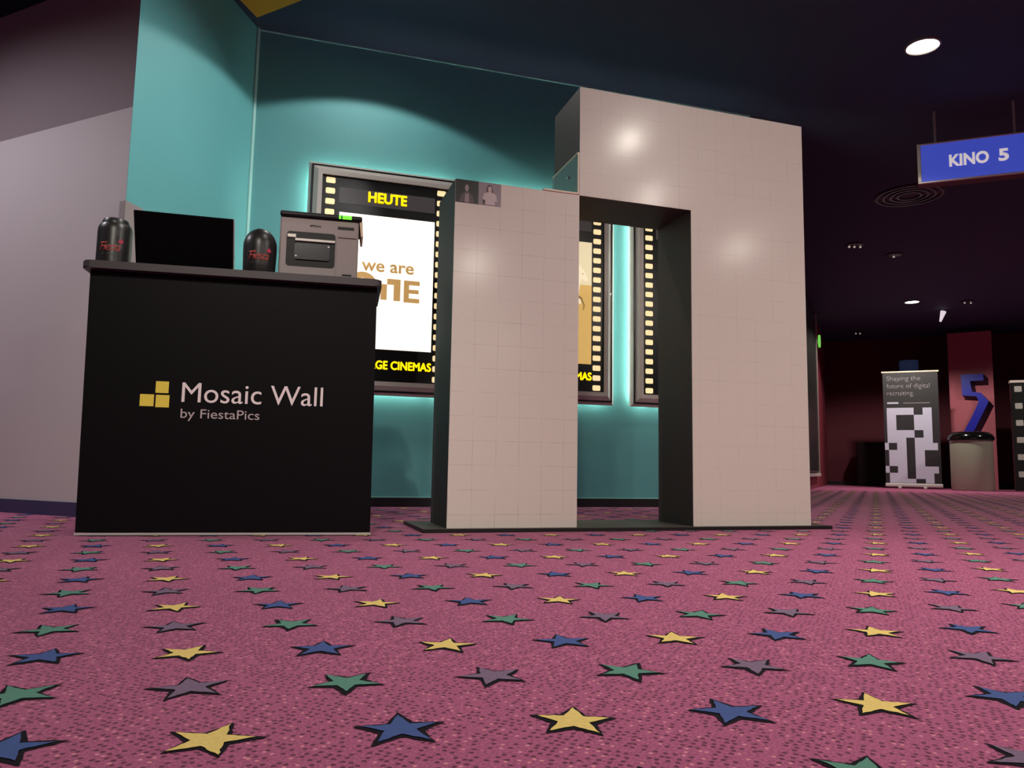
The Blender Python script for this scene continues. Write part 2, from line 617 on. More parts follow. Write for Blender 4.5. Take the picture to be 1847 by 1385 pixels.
# skirtings
b = NB(); prism(b, [(p.x, p.y) for p in (Cc + wn * 0.012, K1 + wn * 0.012, K1, Cc)], 0, 0.065)
struct('baseboard_back', b, M_skirt)
b = NB(); prism(b, [(p.x, p.y) for p in (G0 - gn * 0.012, Ee - gn * 0.012, Ee, G0)], 0, 0.073)
struct('baseboard_front_left', b, M_skirtb)
b = NB(); prism(b, [(p.x, p.y) for p in (Ee - ln_ * 0.012, Cc - ln_ * 0.012, Cc, Ee)], 0, 0.065)
struct('baseboard_left', b, M_skirt)
# thin pale sealing line over the black skirting and bead in the inner corner
b = NB(); prism(b, [(p.x, p.y) for p in (Cc + wn * 0.006, K1 + wn * 0.006, K1, Cc)], 0.065, 0.071)
struct('trim_1', b, M_bead)
b = NB()
q = [Cc - ld * 0.030, Cc - ld * 0.030 - ln_ * 0.008, Cc - ld * 0.010 - ln_ * 0.008 + wd * 0.006 + wn * 0.006, Cc + wd * 0.006]
prism(b, [(p.x, p.y) for p in q], 0.066, CEIL)
struct('trim_2', b, M_bead)
# fine pale line where the poster wall meets the ceiling
b = NB(); prism(b, [(p.x, p.y) for p in (Cc + wn * 0.006, K1 + wn * 0.006, K1, Cc)], CEIL - 0.008, CEIL)
struct('trim_3', b, M_bead)
# ochre ceiling panel
b = NB(); prism(b, [(-1.80, 4.93), (-1.48, 4.75), (-0.86, 4.39), (-1.30, 3.60), (-2.03, 3.98)], CEIL - 0.02, CEIL)
struct('trim_4', b, M_yel)
# corridor
CP = cperp * 0.12
wall_prism('wall_corridor_left', [K1 - wn * 0.12, CF, CF - CP, K1 - wn * 0.12 - CP], 0, CEIL, M_red)
CR = CF + cperp * 7.0
wall_prism('wall_corridor_back', [CF, CR, CR + cdir * 0.12, CF + cdir * 0.12], 0, CEIL, M_dred)
# coral wall panel that carries the big numeral
PA, PB = Vector((9.16, 15.80, 0)), Vector((9.81, 15.36, 0))
pdir = (PB - PA).normalized(); pback = Vector((-pdir.y, pdir.x, 0))
wall_prism('wall_corridor_panel', [PA, PB, PB + pback * 0.18, PA + pback * 0.18], 0, 3.24, M_pink)
b = NB(); prism(b, [(p.x, p.y) for p in (CF + cperp * 0.02 - cdir * 0.02, CR - cdir * 0.02, CR, CF)], 0, 0.08)
struct('baseboard_corridor_back', b, M_skirt)

# corner guard where the grey wall meets the teal return
b = NB()
q = [Ee - gd * 0.04 - gn * 0.006, Ee - gn * 0.006 - ln_ * 0.006, Ee + ld * 0.13 - ln_ * 0.006, Ee + ld * 0.13 - ln_ * 0.001,
     Ee - gn * 0.0005 - ln_ * 0.0005, Ee - gd * 0.04 - gn * 0.0005]
prism(b, [(p.x, p.y) for p in q], 0.075, 1.66)
tag(obj('corner_guard', b, M_prn), 'grey angled guard on the wall corner rising behind the black laptop', 'corner guard')

# ---------------------------------------------------------------- counter
CO = Vector((-1.695, 2.994, 0)); CYW = 0.215
t = thing('promotion_counter', 'black counter with white Mosaic Wall lettering and yellow squares', 'counter', CO, CYW)
b = NB(); plate(b, [(0.008, 0.014), (1.136, 0.014), (1.128, 1.057), (-0.010, 1.057)], 0, 0.40)
obj('body', b, M_counter, t)
b = NB(); box(b, 0.05, 1.09, 0.03, 0.37, 0, 0.014)
obj('plinth', b, M_black, t)
b = NB(); box(b, 0.006, 1.138, -0.006, -0.0005, 0.004, 0.013)
obj('bottom_strip', b, M_alu, t)
b = NB(); prism(b, rrect(-0.033, 1.146, -0.042, 0.42, 0.03), 1.057, 1.088)
bmesh.ops.bevel(b, geom=[e for e in b.edges if abs(e.verts[0].co.z - e.verts[1].co.z) < 1e-6], offset=0.004, segments=2, affect='EDGES')
obj('countertop', b, M_top, t)
for (x0, x1, z0, z1) in ((0.264, 0.313, 0.569, 0.616), (0.208, 0.260, 0.514, 0.562), (0.267, 0.318, 0.511, 0.561)):
    b = NB(); box(b, x0, x1, -0.0025, -0.0003, z0, z1)
    obj('logo_square', b, M_logo, t)
obj('lettering', text_bm('Mosaic Wall', 0.364, 0.535, 0.556, 0.080, -0.0005, 0.002), M_white, t)
obj('lettering', text_bm('by FiestaPics', 0.364, 0.459, 0.305, 0.049, -0.0005, 0.002), M_greyp, t)
CT = 1.088


def on_counter(a, bb, z=CT):
    return CO + Vector((a * math.cos(CYW) - bb * math.sin(CYW), a * math.sin(CYW) + bb * math.cos(CYW), z))


# canisters
def wrap(bm, R, face=0.0):
    """bend lettering drawn in xz (y is relief) round an upright cylinder"""
    bmesh.ops.triangulate(bm, faces=bm.faces[:])
    for v in bm.verts:
        a = v.co.x / R + face
        rr = R + 0.0004 - v.co.y
        v.co = Vector((rr * math.sin(a), -rr * math.cos(a), v.co.z))
    return bm


def canister(a, bb, label, prof, lid_prof, R, dz, face):
    c = thing('canister', label, 'canister', on_counter(a, bb), CYW, 'black canisters on the counter')
    b = NB(); lathe(b, prof, 40); obj('body', b, M_can, c, smooth=True)
    if lid_prof:
        b = NB(); lathe(b, lid_prof, 40); obj('lid', b, M_can, c, smooth=True)
    w = R * 1.22
    obj('lettering', wrap(text_bm('Fiesta', -w / 2, dz, w, 0.036, 0, 0.0006, offset=-0.008, shear=0.35, spacing=0.9), R, face), M_canr, c, smooth=False)
    b = NB(); plate(b, [(-w * 0.5, dz + 0.033), (-w * 0.12, dz + 0.036), (-w * 0.12, dz + 0.039), (-w * 0.5, dz + 0.036)], 0, -0.0005)
    obj('letter_swash', wrap(b, R, face), M_canr, c)
    b = NB()
    ring = [(w * 0.5 + 0.010 * math.cos(k * PI / 8), dz + 0.043 + 0.010 * math.sin(k * PI / 8)) for k in range(16)]
    plate(b, ring, 0, -0.0005)
    obj('round_emblem', wrap(b, R, face), M_canp, c)
    obj('lettering', wrap(text_bm('PICS', -w * 0.36, dz - 0.022, w * 0.84, 0.012, 0, 0.0005, offset=-0.01, spacing=2.2), R, face), M_cang, c)
    return c


R2 = 0.070
prof2 = [(0, 0), (R2 * 0.92, 0), (R2 * 0.95, 0.004), (R2 * 0.97, 0.06), (R2, 0.13)] + \
        [(R2 * math.cos(k * PI / 18), 0.135 + 0.083 * math.sin(k * PI / 18)) for k in range(1, 10)]
canister(0.625, 0.09, 'domed black canister with red lettering between laptop and printer', prof2, None, R2, 0.066, 0.05)
R1 = 0.068
prof1 = [(0, 0), (R1 * 0.95, 0), (R1, 0.004), (R1, 0.185), (R1 * 0.97, 0.20), (R1 * 0.88, 0.213), (R1 * 0.72, 0.217), (0, 0.217)]
lid1 = [(R1 * 0.80, 0.205), (R1 * 0.80, 0.222), (R1 * 0.72, 0.236), (R1 * 0.5, 0.242), (0, 0.243)]
canister(0.014, 0.20, 'black canister with stepped lid at the far left of the countertop', prof1, lid1, R1, 0.088, 0.02)

# laptop: seen from behind, lid leaning towards the room
LW, LH, LT = 0.382, 0.228, -0.50
lap = thing('laptop', 'black open laptop seen from behind beside the domed canister', 'laptop', on_counter(0.146, 0.045), 0.263)
b = NB(); box(b, 0, LW, 0.004, 0.25, 0.002, 0.018, 0.004)
obj('keyboard_base', b, M_lap, lap)
lid = NB(); box(lid, 0, LW - 0.003, -0.005, 0.005, 0, LH, 0.002)
rot = Matrix.Rotation(-LT, 4, 'X')
trn = Matrix.Translation((0, 0.0, 0.010))
bmesh.ops.transform(lid, matrix=trn @ rot, verts=lid.verts[:])
obj('screen_lid', lid, M_lap, lap)
b = NB(); box(b, LW - 0.003, LW + 0.001, -0.005, 0.005, 0.0, LH - 0.002)
bmesh.ops.transform(b, matrix=trn @ rot, verts=b.verts[:])
e = obj('lid_edge', b, M_lapedge, lap); e['label'] = 'bright silver edge of the lid'
b = NB(); tube(b, (0.05, 0.006, 0.012), (LW - 0.05, 0.006, 0.012), 0.007)
obj('hinge', b, M_lap, lap)

# label printer
PX0, PX1 = 0.0, 0.335
pr = thing('label_printer', 'grey desktop label printer with green status lights on the counter', 'printer', on_counter(0.706, 0.06), CYW)
b = NB(); box(b, PX0, PX1, 0, 0.27, 0.004, 0.276, 0.008, seg=3)
body = obj('body', b, M_prn, pr)
b = NB(); box(b, -0.002, 0.348, -0.012, 0.275, 0.2765, 0.300, 0.008, seg=3)
obj('top_cover', b, M_prnd, pr)
b = NB(); plate(b, rrect(0.030, 0.236, 0.058, 0.212, 0.014), -0.0012, 0.002)
rec = obj('outlet_recess', b, M_prnd, pr)
b = NB(); box(b, 0.064, 0.236, -0.010, -0.0015, 0.168, 0.182, 0.003)
obj('roller_bar', b, M_roller, pr)
b = NB(); box(b, 0.032, 0.070, -0.008, -0.0015, 0.182, 0.200, 0.003)
obj('release_lever', b, M_roller, pr)
b = NB(); plate(b, rrect(0.064, 0.214, 0.088, 0.160, 0.010), -0.006, -0.0015)
obj('front_flap', b, M_prnw, pr)
b = NB(); box(b, 0.072, 0.206, -0.009, -0.0062, 0.088, 0.093)
obj('flap_rail', b, M_prnw, pr)
for (x, z) in ((0.208, 0.150), (0.072, 0.102)):
    b = NB(); tube(b, (x, -0.009, z), (x, -0.0058, z), 0.004, 10)
    obj('flap_pin', b, M_roller, pr)
b = NB(); plate(b, rrect(0.243, 0.331, 0.010, 0.196, 0.010), -0.004, 0.001)
obj('ink_door', b, M_prn, pr)
b = NB(); box(b, 0.247, 0.327, -0.010, -0.003, 0.196, 0.204, 0.003)
obj('door_ledge', b, M_prn, pr)
b = NB(); box(b, 0.270, 0.310, -0.007, -0.0042, 0.028, 0.034)
obj('door_catch', b, M_prnd, pr)
b = NB(); box(b, 0.244, 0.314, -0.002, 0.001, 0.236, 0.248)
obj('display_slot', b, M_prnd, pr)
obj('lettering', text_bm('EPSON', 0.126, 0.238, 0.046, 0.008, -0.0002, 0.0012, offset=0.02), M_prnd, pr)
for (x0, x1, z0, z1) in ((0.262, 0.302, 0.2895, 0.2955), (0.262, 0.302, 0.2805, 0.2865), (0.247, 0.257, 0.2895, 0.2955), (0.247, 0.257, 0.2805, 0.2865)):
    b = NB(); plate(b, rrect(x0, x1, z0, z1, 0.002), -0.0155, -0.0115)
    obj('status_light', b, M_green, pr)
b = NB(); plate(b, [(0.337, 0.276), (0.350, 0.276), (0.354, 0.212), (0.345, 0.210)], 0.0, 0.16)
obj('side_flap', b, M_beige, pr)

# ---------------------------------------------------------------- mosaic photo wall
MO = Vector((-0.282, 3.450, 0)); MY = 0.308
W1, W2, WT, H1, H2, HO, DEP, ZB = 0.630, 1.257, 1.959, 1.642, 2.206, 1.641, 0.355, 0.018
mw = thing('photo_wall', 'white gridded photo wall with open doorway on a black base board', 'photo wall', MO, MY)
b = NB(); box(b, -0.112, 2.07, -0.030, 0.47, 0.0, ZB - 0.002, 0, 0)
obj('base_edge', b, M_baseedge, mw)
b = NB(); box(b, -0.111, 2.069, -0.029, 0.469, ZB - 0.002, ZB)
obj('base_plate', b, M_base, mw)
g = 0.004
b = NB(); box(b, 0, W1 - 0.0005, g, DEP, ZB, H1)
obj('column', b, M_foam, mw)
b = NB()
plate(b, [(W1, HO), (W1, H2), (WT, H2), (WT, ZB), (W2, ZB), (W2, HO)], g, DEP)
obj('door_frame', b, M_foam, mw)
b = NB(); box(b, 0, W1 - 0.0005, 0, g, ZB, H1)
obj('front_sheet', b, M_grid1, mw)
b = NB()
plate(b, [(W1, HO), (W1, H2), (WT, H2), (WT, ZB), (W2, ZB), (W2, HO)], 0, g)
obj('front_sheet', b, M_grid2, mw)
# two printed photos in the top left tiles
p1 = NB(); box(p1, 0.001, TILE, -0.002, -0.0003, H1 - TILE, H1 - 0.001)
p1 = obj('photo_tile', p1, M_ph1, mw); p1['label'] = 'dark photo of a person with long hair'
zb = H1 - TILE


def flat(poly, name, m, par, y=-0.0022, xo=0.0):
    b = NB(); plate(b, [(xo + x * TILE, zb + z * TILE) for x, z in poly], y - 0.0004, y)
    return obj(name, b, m, par)


def oval(cx, cz, rx, rz, n=16):
    return [(cx + rx * math.cos(2 * PI * k / n), cz + rz * math.sin(2 * PI * k / n)) for k in range(n)]


flat([(0.18, 0.02), (0.24, 0.28), (0.36, 0.42), (0.47, 0.50), (0.56, 0.50), (0.66, 0.42), (0.76, 0.28), (0.80, 0.02)], 'figure_torso', M_phdim, p1)
flat([(0.40, 0.02), (0.43, 0.40), (0.57, 0.40), (0.60, 0.02)], 'figure_shirt', M_phdim2, p1, -0.0026)
flat(oval(0.49, 0.64, 0.085, 0.15), 'figure_face', M_phdim2, p1, -0.0026)
p2 = NB(); box(p2, TILE + 0.0003, 2 * TILE, -0.002, -0.0003, H1 - TILE, H1 - 0.001)
p2 = obj('photo_tile', p2, M_ph2, mw); p2['label'] = 'grey photo of a person in a white shirt'
flat([(0.34, 0.40), (0.37, 0.78), (0.44, 0.90), (0.54, 0.90), (0.62, 0.76), (0.66, 0.40)], 'figure_hair', M_phhair, p2, xo=TILE)
flat([(0.30, 0.02), (0.30, 0.22), (0.18, 0.24), (0.24, 0.50), (0.42, 0.58), (0.58, 0.58), (0.78, 0.48), (0.84, 0.20), (0.72, 0.20), (0.74, 0.02)], 'figure_shirt', M_phshirt, p2, -0.0026, TILE)
flat(oval(0.50, 0.70, 0.085, 0.145), 'figure_face', M_phskin, p2, -0.003, TILE)
flat([(0.20, 0.04), (0.19, 0.23), (0.29, 0.23), (0.30, 0.04)], 'figure_arm', M_phhair, p2, -0.0024, TILE)
# acrylic joint bracket
b = NB(); box(b, W1 - 0.012, W1 - 0.006, -0.001, DEP + 0.001, H1 + 0.0035, H1 + 0.212)
ac = obj('acrylic_bracket', b, M_acr, mw)
b = NB()
box(b, W1 - 0.0125, W1 - 0.0055, -0.008, -0.0015, H1 + 0.004, H1 + 0.214)
box(b, W1 - 0.0125, W1 - 0.0055, -0.0015, DEP + 0.001, H1 + 0.2125, H1 + 0.219)
obj('painted_edge_glow', b, M_edge, ac)  # cream strips stand in for light piped to the acrylic edges
for (yy, zz) in ((0.12, 0.13), (0.24, 0.10)):
    b = NB(); tube(b, (W1 - 0.020, yy, H1 + zz), (W1 - 0.0005, yy, H1 + zz), 0.008, 12)
    obj('standoff_screw', b, M_std, ac)
b = NB(); box(b, W1 - 0.19, W1 - 0.0045, -0.006, 0.20, H1 + 0.0003, H1 + 0.0095, 0.001)
e = obj('bracket_foot', b, M_edge, mw); e['label'] = 'pale strip on top of the column'

# ---------------------------------------------------------------- poster cases on the teal wall
CWID, ZLO, ZHI = 1.10, 0.779, 2.414


def frame_bm(w2, z0, z1):
    """mitred frame, y=0 is the wall, front to -y"""
    prof = [(0.0, -0.045), (0.0, -0.066), (0.064, -0.112), (0.094, -0.112), (0.094, -0.096), (0.02, -0.045)]
    b = NB()
    rings = []
    for ins, y in prof:
        rings.append([b.verts.new(p) for p in ((-w2 + ins, y, z0 + ins), (w2 - ins, y, z0 + ins), (w2 - ins, y, z1 - ins), (-w2 + ins, y, z1 - ins))])
    n = len(rings)
    for i in range(n):
        A, B = rings[i], rings[(i + 1) % n]
        for k in range(4):
            b.faces.new((A[k], A[(k + 1) % 4], B[(k + 1) % 4], B[k]))
    return b


def poster_case(smid, label):
    c = thing('poster_case', label, 'poster case', A0 + wd * smid, WY, 'poster cases on the teal wall')
    w2 = CWID / 2
    obj('frame', frame_bm(w2, ZLO, ZHI), M_frame, c)
    b = NB(); box(b, -w2 + 0.02, w2 - 0.02, -0.09, -0.046, ZLO + 0.02, ZHI - 0.02)
    obj('film_board', b, M_film, c)
    b = NB(); box(b, -0.337, 0.350, -0.093, -0.0905, 2.128, 2.243)
    obj('header_strip', b, M_band, c)
    for sx in (-1, 1):
        for k in range(19):
            z = 2.286 - 0.0767 * k
            b = NB()
            plate(b, rrect(sx * 0.398 - 0.032, sx * 0.398 + 0.032, z - 0.0205, z + 0.0205, 0.009, 3), -0.0925, -0.0905)
            obj('sprocket_hole', b, M_hole, c)
    obj('lettering', text_bm('HEUTE', -0.131, 2.158, 0.274, 0.074, -0.0935, 0.002, offset=0.012, bold=0.0028), M_ylet, c)
    obj('lettering', text_bm('VILLAGE CINEMAS', -0.216, 0.962, 0.570, 0.058, -0.0935, 0.002, bold=0.0028), M_ylet, c)
    for z in (ZLO + 0.06, ZHI - 0.06):
        b = NB(); box(b, -w2 + 0.05, w2 - 0.05, -0.036, -0.022, z - 0.007, z + 0.007)
        obj('back_light', b, M_led, c)
    for x in (-w2 + 0.05, w2 - 0.05):
        b = NB(); box(b, x - 0.007, x + 0.007, -0.036, -0.022, ZLO + 0.07, ZHI - 0.07)
        obj('back_light', b, M_led, c)
    for x in (-0.33, 0.33):
        for z in (ZLO + 0.10, ZHI - 0.10):
            b = NB(); box(b, x - 0.02, x + 0.02, -0.045, 0.0, z - 0.12 if z > 2 else z - 0.06, z + 0.02)
            obj('mounting_bracket', b, M_frame, c)
    b = NB(); tube(b, (w2 - 0.045, -0.116, 1.64), (w2 - 0.045, -0.108, 1.64), 0.006, 10)
    obj('lock', b, M_std, c)
    return c


poster_case(0.018, 'poster case behind the printer showing a white poster under HEUTE')
poster_case(1.263, 'poster case with sandy horse poster, seen left in the doorway')
poster_case(2.508, 'poster case at the right of the doorway view, only its left film strip showing')


def case_pt(smid):
    return A0 + wd * smid


ps = thing('cinema_poster', 'glowing white poster with gold we are ONE lettering in the case behind the printer', 'poster', case_pt(0.018), WY)
b = NB(); box(b, -0.330, 0.352, -0.0955, -0.0935, 1.102, 2.062)
obj('sheet', b, M_post, ps)
obj('lettering', text_bm('we are', -0.162, 1.655, 0.372, 0.064, -0.0957, 0.001, offset=0.02), M_gold, ps)
y0, y1 = -0.0968, -0.0957
b = NB()
ro, ri, n = 0.105, 0.06, 40
for k in range(n):
    a0, a1 = 2 * PI * k / n, 2 * PI * (k + 1) / n
    plate(b, [(-0.150 + rr * math.cos(a), 1.542 + rr * math.sin(a)) for rr, a in ((ri, a0), (ro, a0), (ro, a1), (ri, a1))], y0, y1)
plate(b, [(-0.022, 1.457), (0.022, 1.457), (0.022, 1.570), (-0.022, 1.570)], y0, y1)
plate(b, [(0.022, 1.570), (0.022, 1.612), (0.118, 1.612), (0.118, 1.455), (0.070, 1.455), (0.070, 1.570)], y0, y1)
plate(b, [(0.142, 1.450), (0.256, 1.450), (0.256, 1.482), (0.180, 1.482), (0.180, 1.517), (0.250, 1.517), (0.250, 1.546), (0.180, 1.546),
          (0.180, 1.578), (0.256, 1.578), (0.256, 1.610), (0.142, 1.610)], y0, y1)
obj('lettering', b, M_gold, ps)

ps = thing('cinema_poster', 'sandy lit poster with a pale horse in the middle case', 'poster', case_pt(1.263), WY)
b = NB(); box(b, -0.330, 0.352, -0.0955, -0.0935, 1.70, 2.040)
obj('sky_print', b, M_sky, ps)
b = NB(); box(b, -0.330, 0.352, -0.0955, -0.0935, 1.085, 1.70)
obj('ground_print', b, M_sand, ps)
b = NB()
plate(b, [(0.10, 1.50), (0.12, 1.70), (0.18, 1.78), (0.235, 1.835), (0.25, 1.86), (0.262, 1.835), (0.29, 1.805), (0.320, 1.755), (0.318, 1.735), (0.300, 1.728),
          (0.272, 1.752), (0.255, 1.72), (0.245, 1.62), (0.265, 1.56), (0.262, 1.545), (0.235, 1.56), (0.21, 1.50), (0.16, 1.46)], -0.0968, -0.0957)
obj('horse_print', b, M_horse, ps)
b = NB()
plate(b, [(0.22, 1.63), (0.27, 1.60), (0.295, 1.54), (0.285, 1.50), (0.278, 1.505), (0.283, 1.54), (0.26, 1.585), (0.22, 1.605)], -0.0972, -0.0969)
plate(b, oval(0.276, 1.785, 0.006, 0.005, 8), -0.0972, -0.0969)
obj('horse_shade', b, M_horsed, ps)

# ---------------------------------------------------------------- ceiling lamps
LAB = {0: 'round ceiling lamp nearest above the photo wall doorway', 6: 'bright round ceiling lamp above the KINO 5 sign',
       7: 'small lit round ceiling lamp far down the corridor above the banner'}


def lamp(x, y, r, label, group, lens=None):
    c = thing('ceiling_lamp', label, 'ceiling lamp', (x, y, CEIL), 0, group)
    b = NB(); lathe(b, [(r, -0.001), (r * 1.12, -0.001), (r * 1.14, -0.012), (r * 1.02, -0.016), (r * 0.98, -0.006), (r, -0.001)], 40)
    obj('rim', b, M_ring, c, smooth=True)
    b = NB(); lathe(b, [(0, -0.012), (r * 0.97, -0.008), (r * 0.97, -0.001), (0, -0.001)], 40)
    obj('lens', b, lens or M_lens, c, smooth=True)
    return c


for k, (x, y, pw, c_, ang) in enumerate(CEILING_LAMPS):
    if k in LAB:
        lamp(x, y, 0.105 if k != 7 else 0.115, LAB[k], None)
    else:
        lamp(x, y, 0.105, 'round lit ceiling lamp over the foyer behind the camera', 'foyer ceiling lamps')
for (x, y, *_), lab in zip(WASHERS_AND_ADDED_SPOTS, ('small round ceiling lamp above the first poster case', 'small added ceiling lamp aimed at the teal return wall',
                                   'small round ceiling lamp in front of the grey wall', 'small added ceiling lamp aimed at the black counter')):
    lamp(x, y, 0.07, lab, None)


def dim_spot(x, y, dots, label):
    c = thing('ceiling_fitting', label, 'ceiling fitting', (x, y, CEIL))
    b = NB(); lathe(b, [(0, -0.001), (0.11, -0.001), (0.11, -0.014), (0.095, -0.02), (0, -0.012)], 28)
    obj('housing', b, M_dim, c, smooth=True)
    for dx in dots:
        b = NB(); lathe(b, [(0, -0.018), (0.011, -0.024), (0.016, -0.034), (0.011, -0.044), (0, -0.048)], 12, dx, 0)
        obj('bulb', b, M_glint, c, smooth=True)


dim_spot(4.596, 9.995, (-0.07, 0.0, 0.08), 'dim ceiling fitting with three faint bulbs beside the doorway top')
dim_spot(5.348, 10.434, (0.0,), 'faint single-bulb ceiling fitting left of the hanging sign')
dim_spot(7.574, 16.447, (-0.04, 0.05), 'faint ceiling fitting farthest down the corridor left of the banner')
dim_spot(8.073, 13.25, (-0.05, 0.06), 'faint ceiling fitting right of the far lit lamp')
# round grille
c = thing('ceiling_grille', 'dark round air grille in the ceiling under the hanging sign', 'air grille', (4.362, 8.126, CEIL))
b = NB()
for r in (0.10, 0.17, 0.24, 0.31):
    lathe(b, [(r, -0.001), (r + 0.035, -0.001), (r + 0.03, -0.016), (r + 0.005, -0.016), (r, -0.001)], 40)
obj('louvre_rings', b, M_dim, c, smooth=True)
b = NB(); lathe(b, [(0, -0.0005), (0.36, -0.0005), (0.36, -0.004), (0, -0.004)], 40)
obj('back_disc', b, M_black, c)
# tilted spot
c = thing('spot_lamp', 'small tilted spot lamp glowing under the far ceiling, right of the lit lamp', 'spot lamp', (8.02, 13.95, CEIL))
b = NB(); tube(b, (0, 0, 0), (0, 0, -0.05), 0.012); obj('stem', b, M_ring, c)
b = NB(); tube(b, (0.02, 0, -0.045), (-0.045, 0, -0.235), 0.05, 16, 0.018); obj('shade', b, M_spotl, c, smooth=True)

# ---------------------------------------------------------------- hanging sign
SA, SBv = Vector((3.383, 6.157, 0)), Vector((4.215, 5.823, 0))
sdir = (SBv - SA).normalized(); SL = (SBv - SA).length; SYW = math.atan2(sdir.y, sdir.x)
s = thing('hanging_sign', 'blue KINO 5 sign hanging on two rods', 'sign', (SA.x, SA.y, 2.716), SYW)
SH = 0.345
b = NB(); box(b, 0.004, SL - 0.004, 0.012, 0.13, 0.0, SH)
obj('housing', b, M_signu, s)
b = NB()
fw_ = 0.014
for (x0, x1, z0, z1) in ((0, SL, 0, fw_), (0, SL, SH - fw_, SH), (0, 0.03, fw_, SH - fw_), (SL - 0.03, SL, fw_, SH - fw_)):
    box(b, x0, x1, -0.004, 0.014, z0, z1, 0.003)
obj('frame', b, M_chrome, s)
b = NB(); box(b, 0.026, SL - 0.026, 0.004, 0.0118, fw_ - 0.004, SH - fw_ + 0.004)
obj('face', b, M_signb, s)
obj('lettering', text_bm('KINO', 0.236, 0.120, 0.285, 0.104, 0.0038, 0.004, offset=0.035), M_signw, s)
obj('lettering', text_bm('5', 0.588, 0.120, 0.072, 0.104, 0.0038, 0.004, offset=0.035), M_signw, s)
for x in (0.150, 0.723):
    b = NB(); tube(b, (x, 0.07, SH), (x, 0.07, CEIL - 2.716), 0.011, 12)
    obj('rod', b, M_chrome, s)

# ---------------------------------------------------------------- roll-up banner
BA, BB = Vector((7.470, 15.20, 0)), Vector((8.355, 14.79, 0))
bdir = (BB - BA).normalized(); BL = (BB - BA).length; BYW = math.atan2(bdir.y, bdir.x)
s = thing('rollup_banner', 'black and white roll-up banner reading Shaping the future of digital recruiting', 'banner', BA, BYW)
b = NB(); box(b, -0.015, BL + 0.015, -0.05, 0.05, 0.03, 0.10, 0.015)
obj('cassette', b, M_alu, s)
for x in (0.24, 0.68):
    b = NB(); box(b, x - 0.03, x + 0.03, -0.14, 0.14, 0.0, 0.035, 0.008)
    obj('foot', b, M_alu, s)
b = NB(); tube(b, (BL / 2, 0.03, 0.09), (BL / 2, 0.03, 2.30), 0.012); obj('support_pole', b, M_alu, s)
b = NB(); box(b, 0.0, BL, -0.002, 0.0, 0.10, 2.30)
obj('banner_sheet', b, M_bande, s)
b = NB(); box(b, -0.02, BL + 0.02, -0.012, 0.012, 2.295, 2.325, 0.006)
obj('top_rail', b, M_edge, s)
# white blocks of the pixel pattern: everything white except the black blocks
GX = [0.0, 0.07, 0.20, 0.33, 0.47, 0.60, 0.76, 0.85, BL]
WB = [  # (x0,x1,z0,z1) in fractions of the pattern field (left,right 0..1, bottom,top 0..1)
    (0.00, 0.52, 0.905, 1.0), (0.69, 0.86, 0.905, 1.0), (0.00, 0.18, 0.70, 0.905), (0.52, 0.86, 0.70, 0.905),
    (0.00, 0.52, 0.60, 0.70), (0.69, 0.86, 0.60, 0.70), (0.00, 0.36, 0.53, 0.60), (0.52, 0.86, 0.53, 0.60),
    (-0.06, 0.02, 0.435, 0.53), (0.18, 0.36, 0.435, 0.53), (0.52, 0.95, 0.435, 0.53),
    (0.02, 0.36, 0.22, 0.435), (0.52, 0.70, 0.22, 0.435), (-0.06, 0.02, 0.13, 0.22), (0.18, 0.36, 0.13, 0.22),
    (0.52, 0.95, 0.13, 0.22), (0.02, 0.36, 0.055, 0.13), (0.52, 0.86, 0.055, 0.13), (0.02, 0.52, 0.0, 0.055), (0.70, 0.86, 0.0, 0.055)]
b = NB()
fx = lambda u: 0.055 + u * (BL - 0.055) * 1.0
fz = lambda v: 0.11 + v * 1.48
for (x0, x1, z0, z1) in WB:
    box(b, max(fx(x0), 0.003), min(fx(x1), BL - 0.003), -0.0035, -0.0023, fz(z0), fz(z1))
obj('pixel_pattern', b, M_banw, s)
for txt, z, w in (('Shaping the', 2.10, 0.60), ('future of digital', 1.95, 0.76), ('recruiting.', 1.80, 0.48)):
    obj('lettering', text_bm(txt, 0.07, z, w, 0.125, -0.0023, 0.001, offset=-0.004), M_bant, s)
b = NB(); box(b, 0.07, 0.27, -0.0033, -0.0023, 1.672, 1.705)
obj('logo_bar', b, M_banw, s)
b = NB(); box(b, 0.36, 0.82, -0.0033, -0.0023, 1.678, 1.690)
obj('small_print', b, M_bant, s)

# ---------------------------------------------------------------- waste bin
s = thing('waste_bin', 'round beige waste bin with black domed lid in front of the numeral', 'waste bin', (8.47, 14.0, 0))
b = NB(); lathe(b, [(0, 0), (0.335, 0), (0.345, 0.02), (0.345, 0.93), (0.32, 0.94), (0, 0.94)], 48)
obj('body', b, M_bin, s, smooth=True)
b = NB(); lathe(b, [(0.355, 0.915), (0.375, 0.925), (0.378, 0.96), (0.35, 1.02), (0.28, 1.065), (0.20, 1.078), (0.19, 1.06), (0.19, 0.98), (0, 0.98)], 48)
obj('lid', b, M_binl, s, smooth=True)

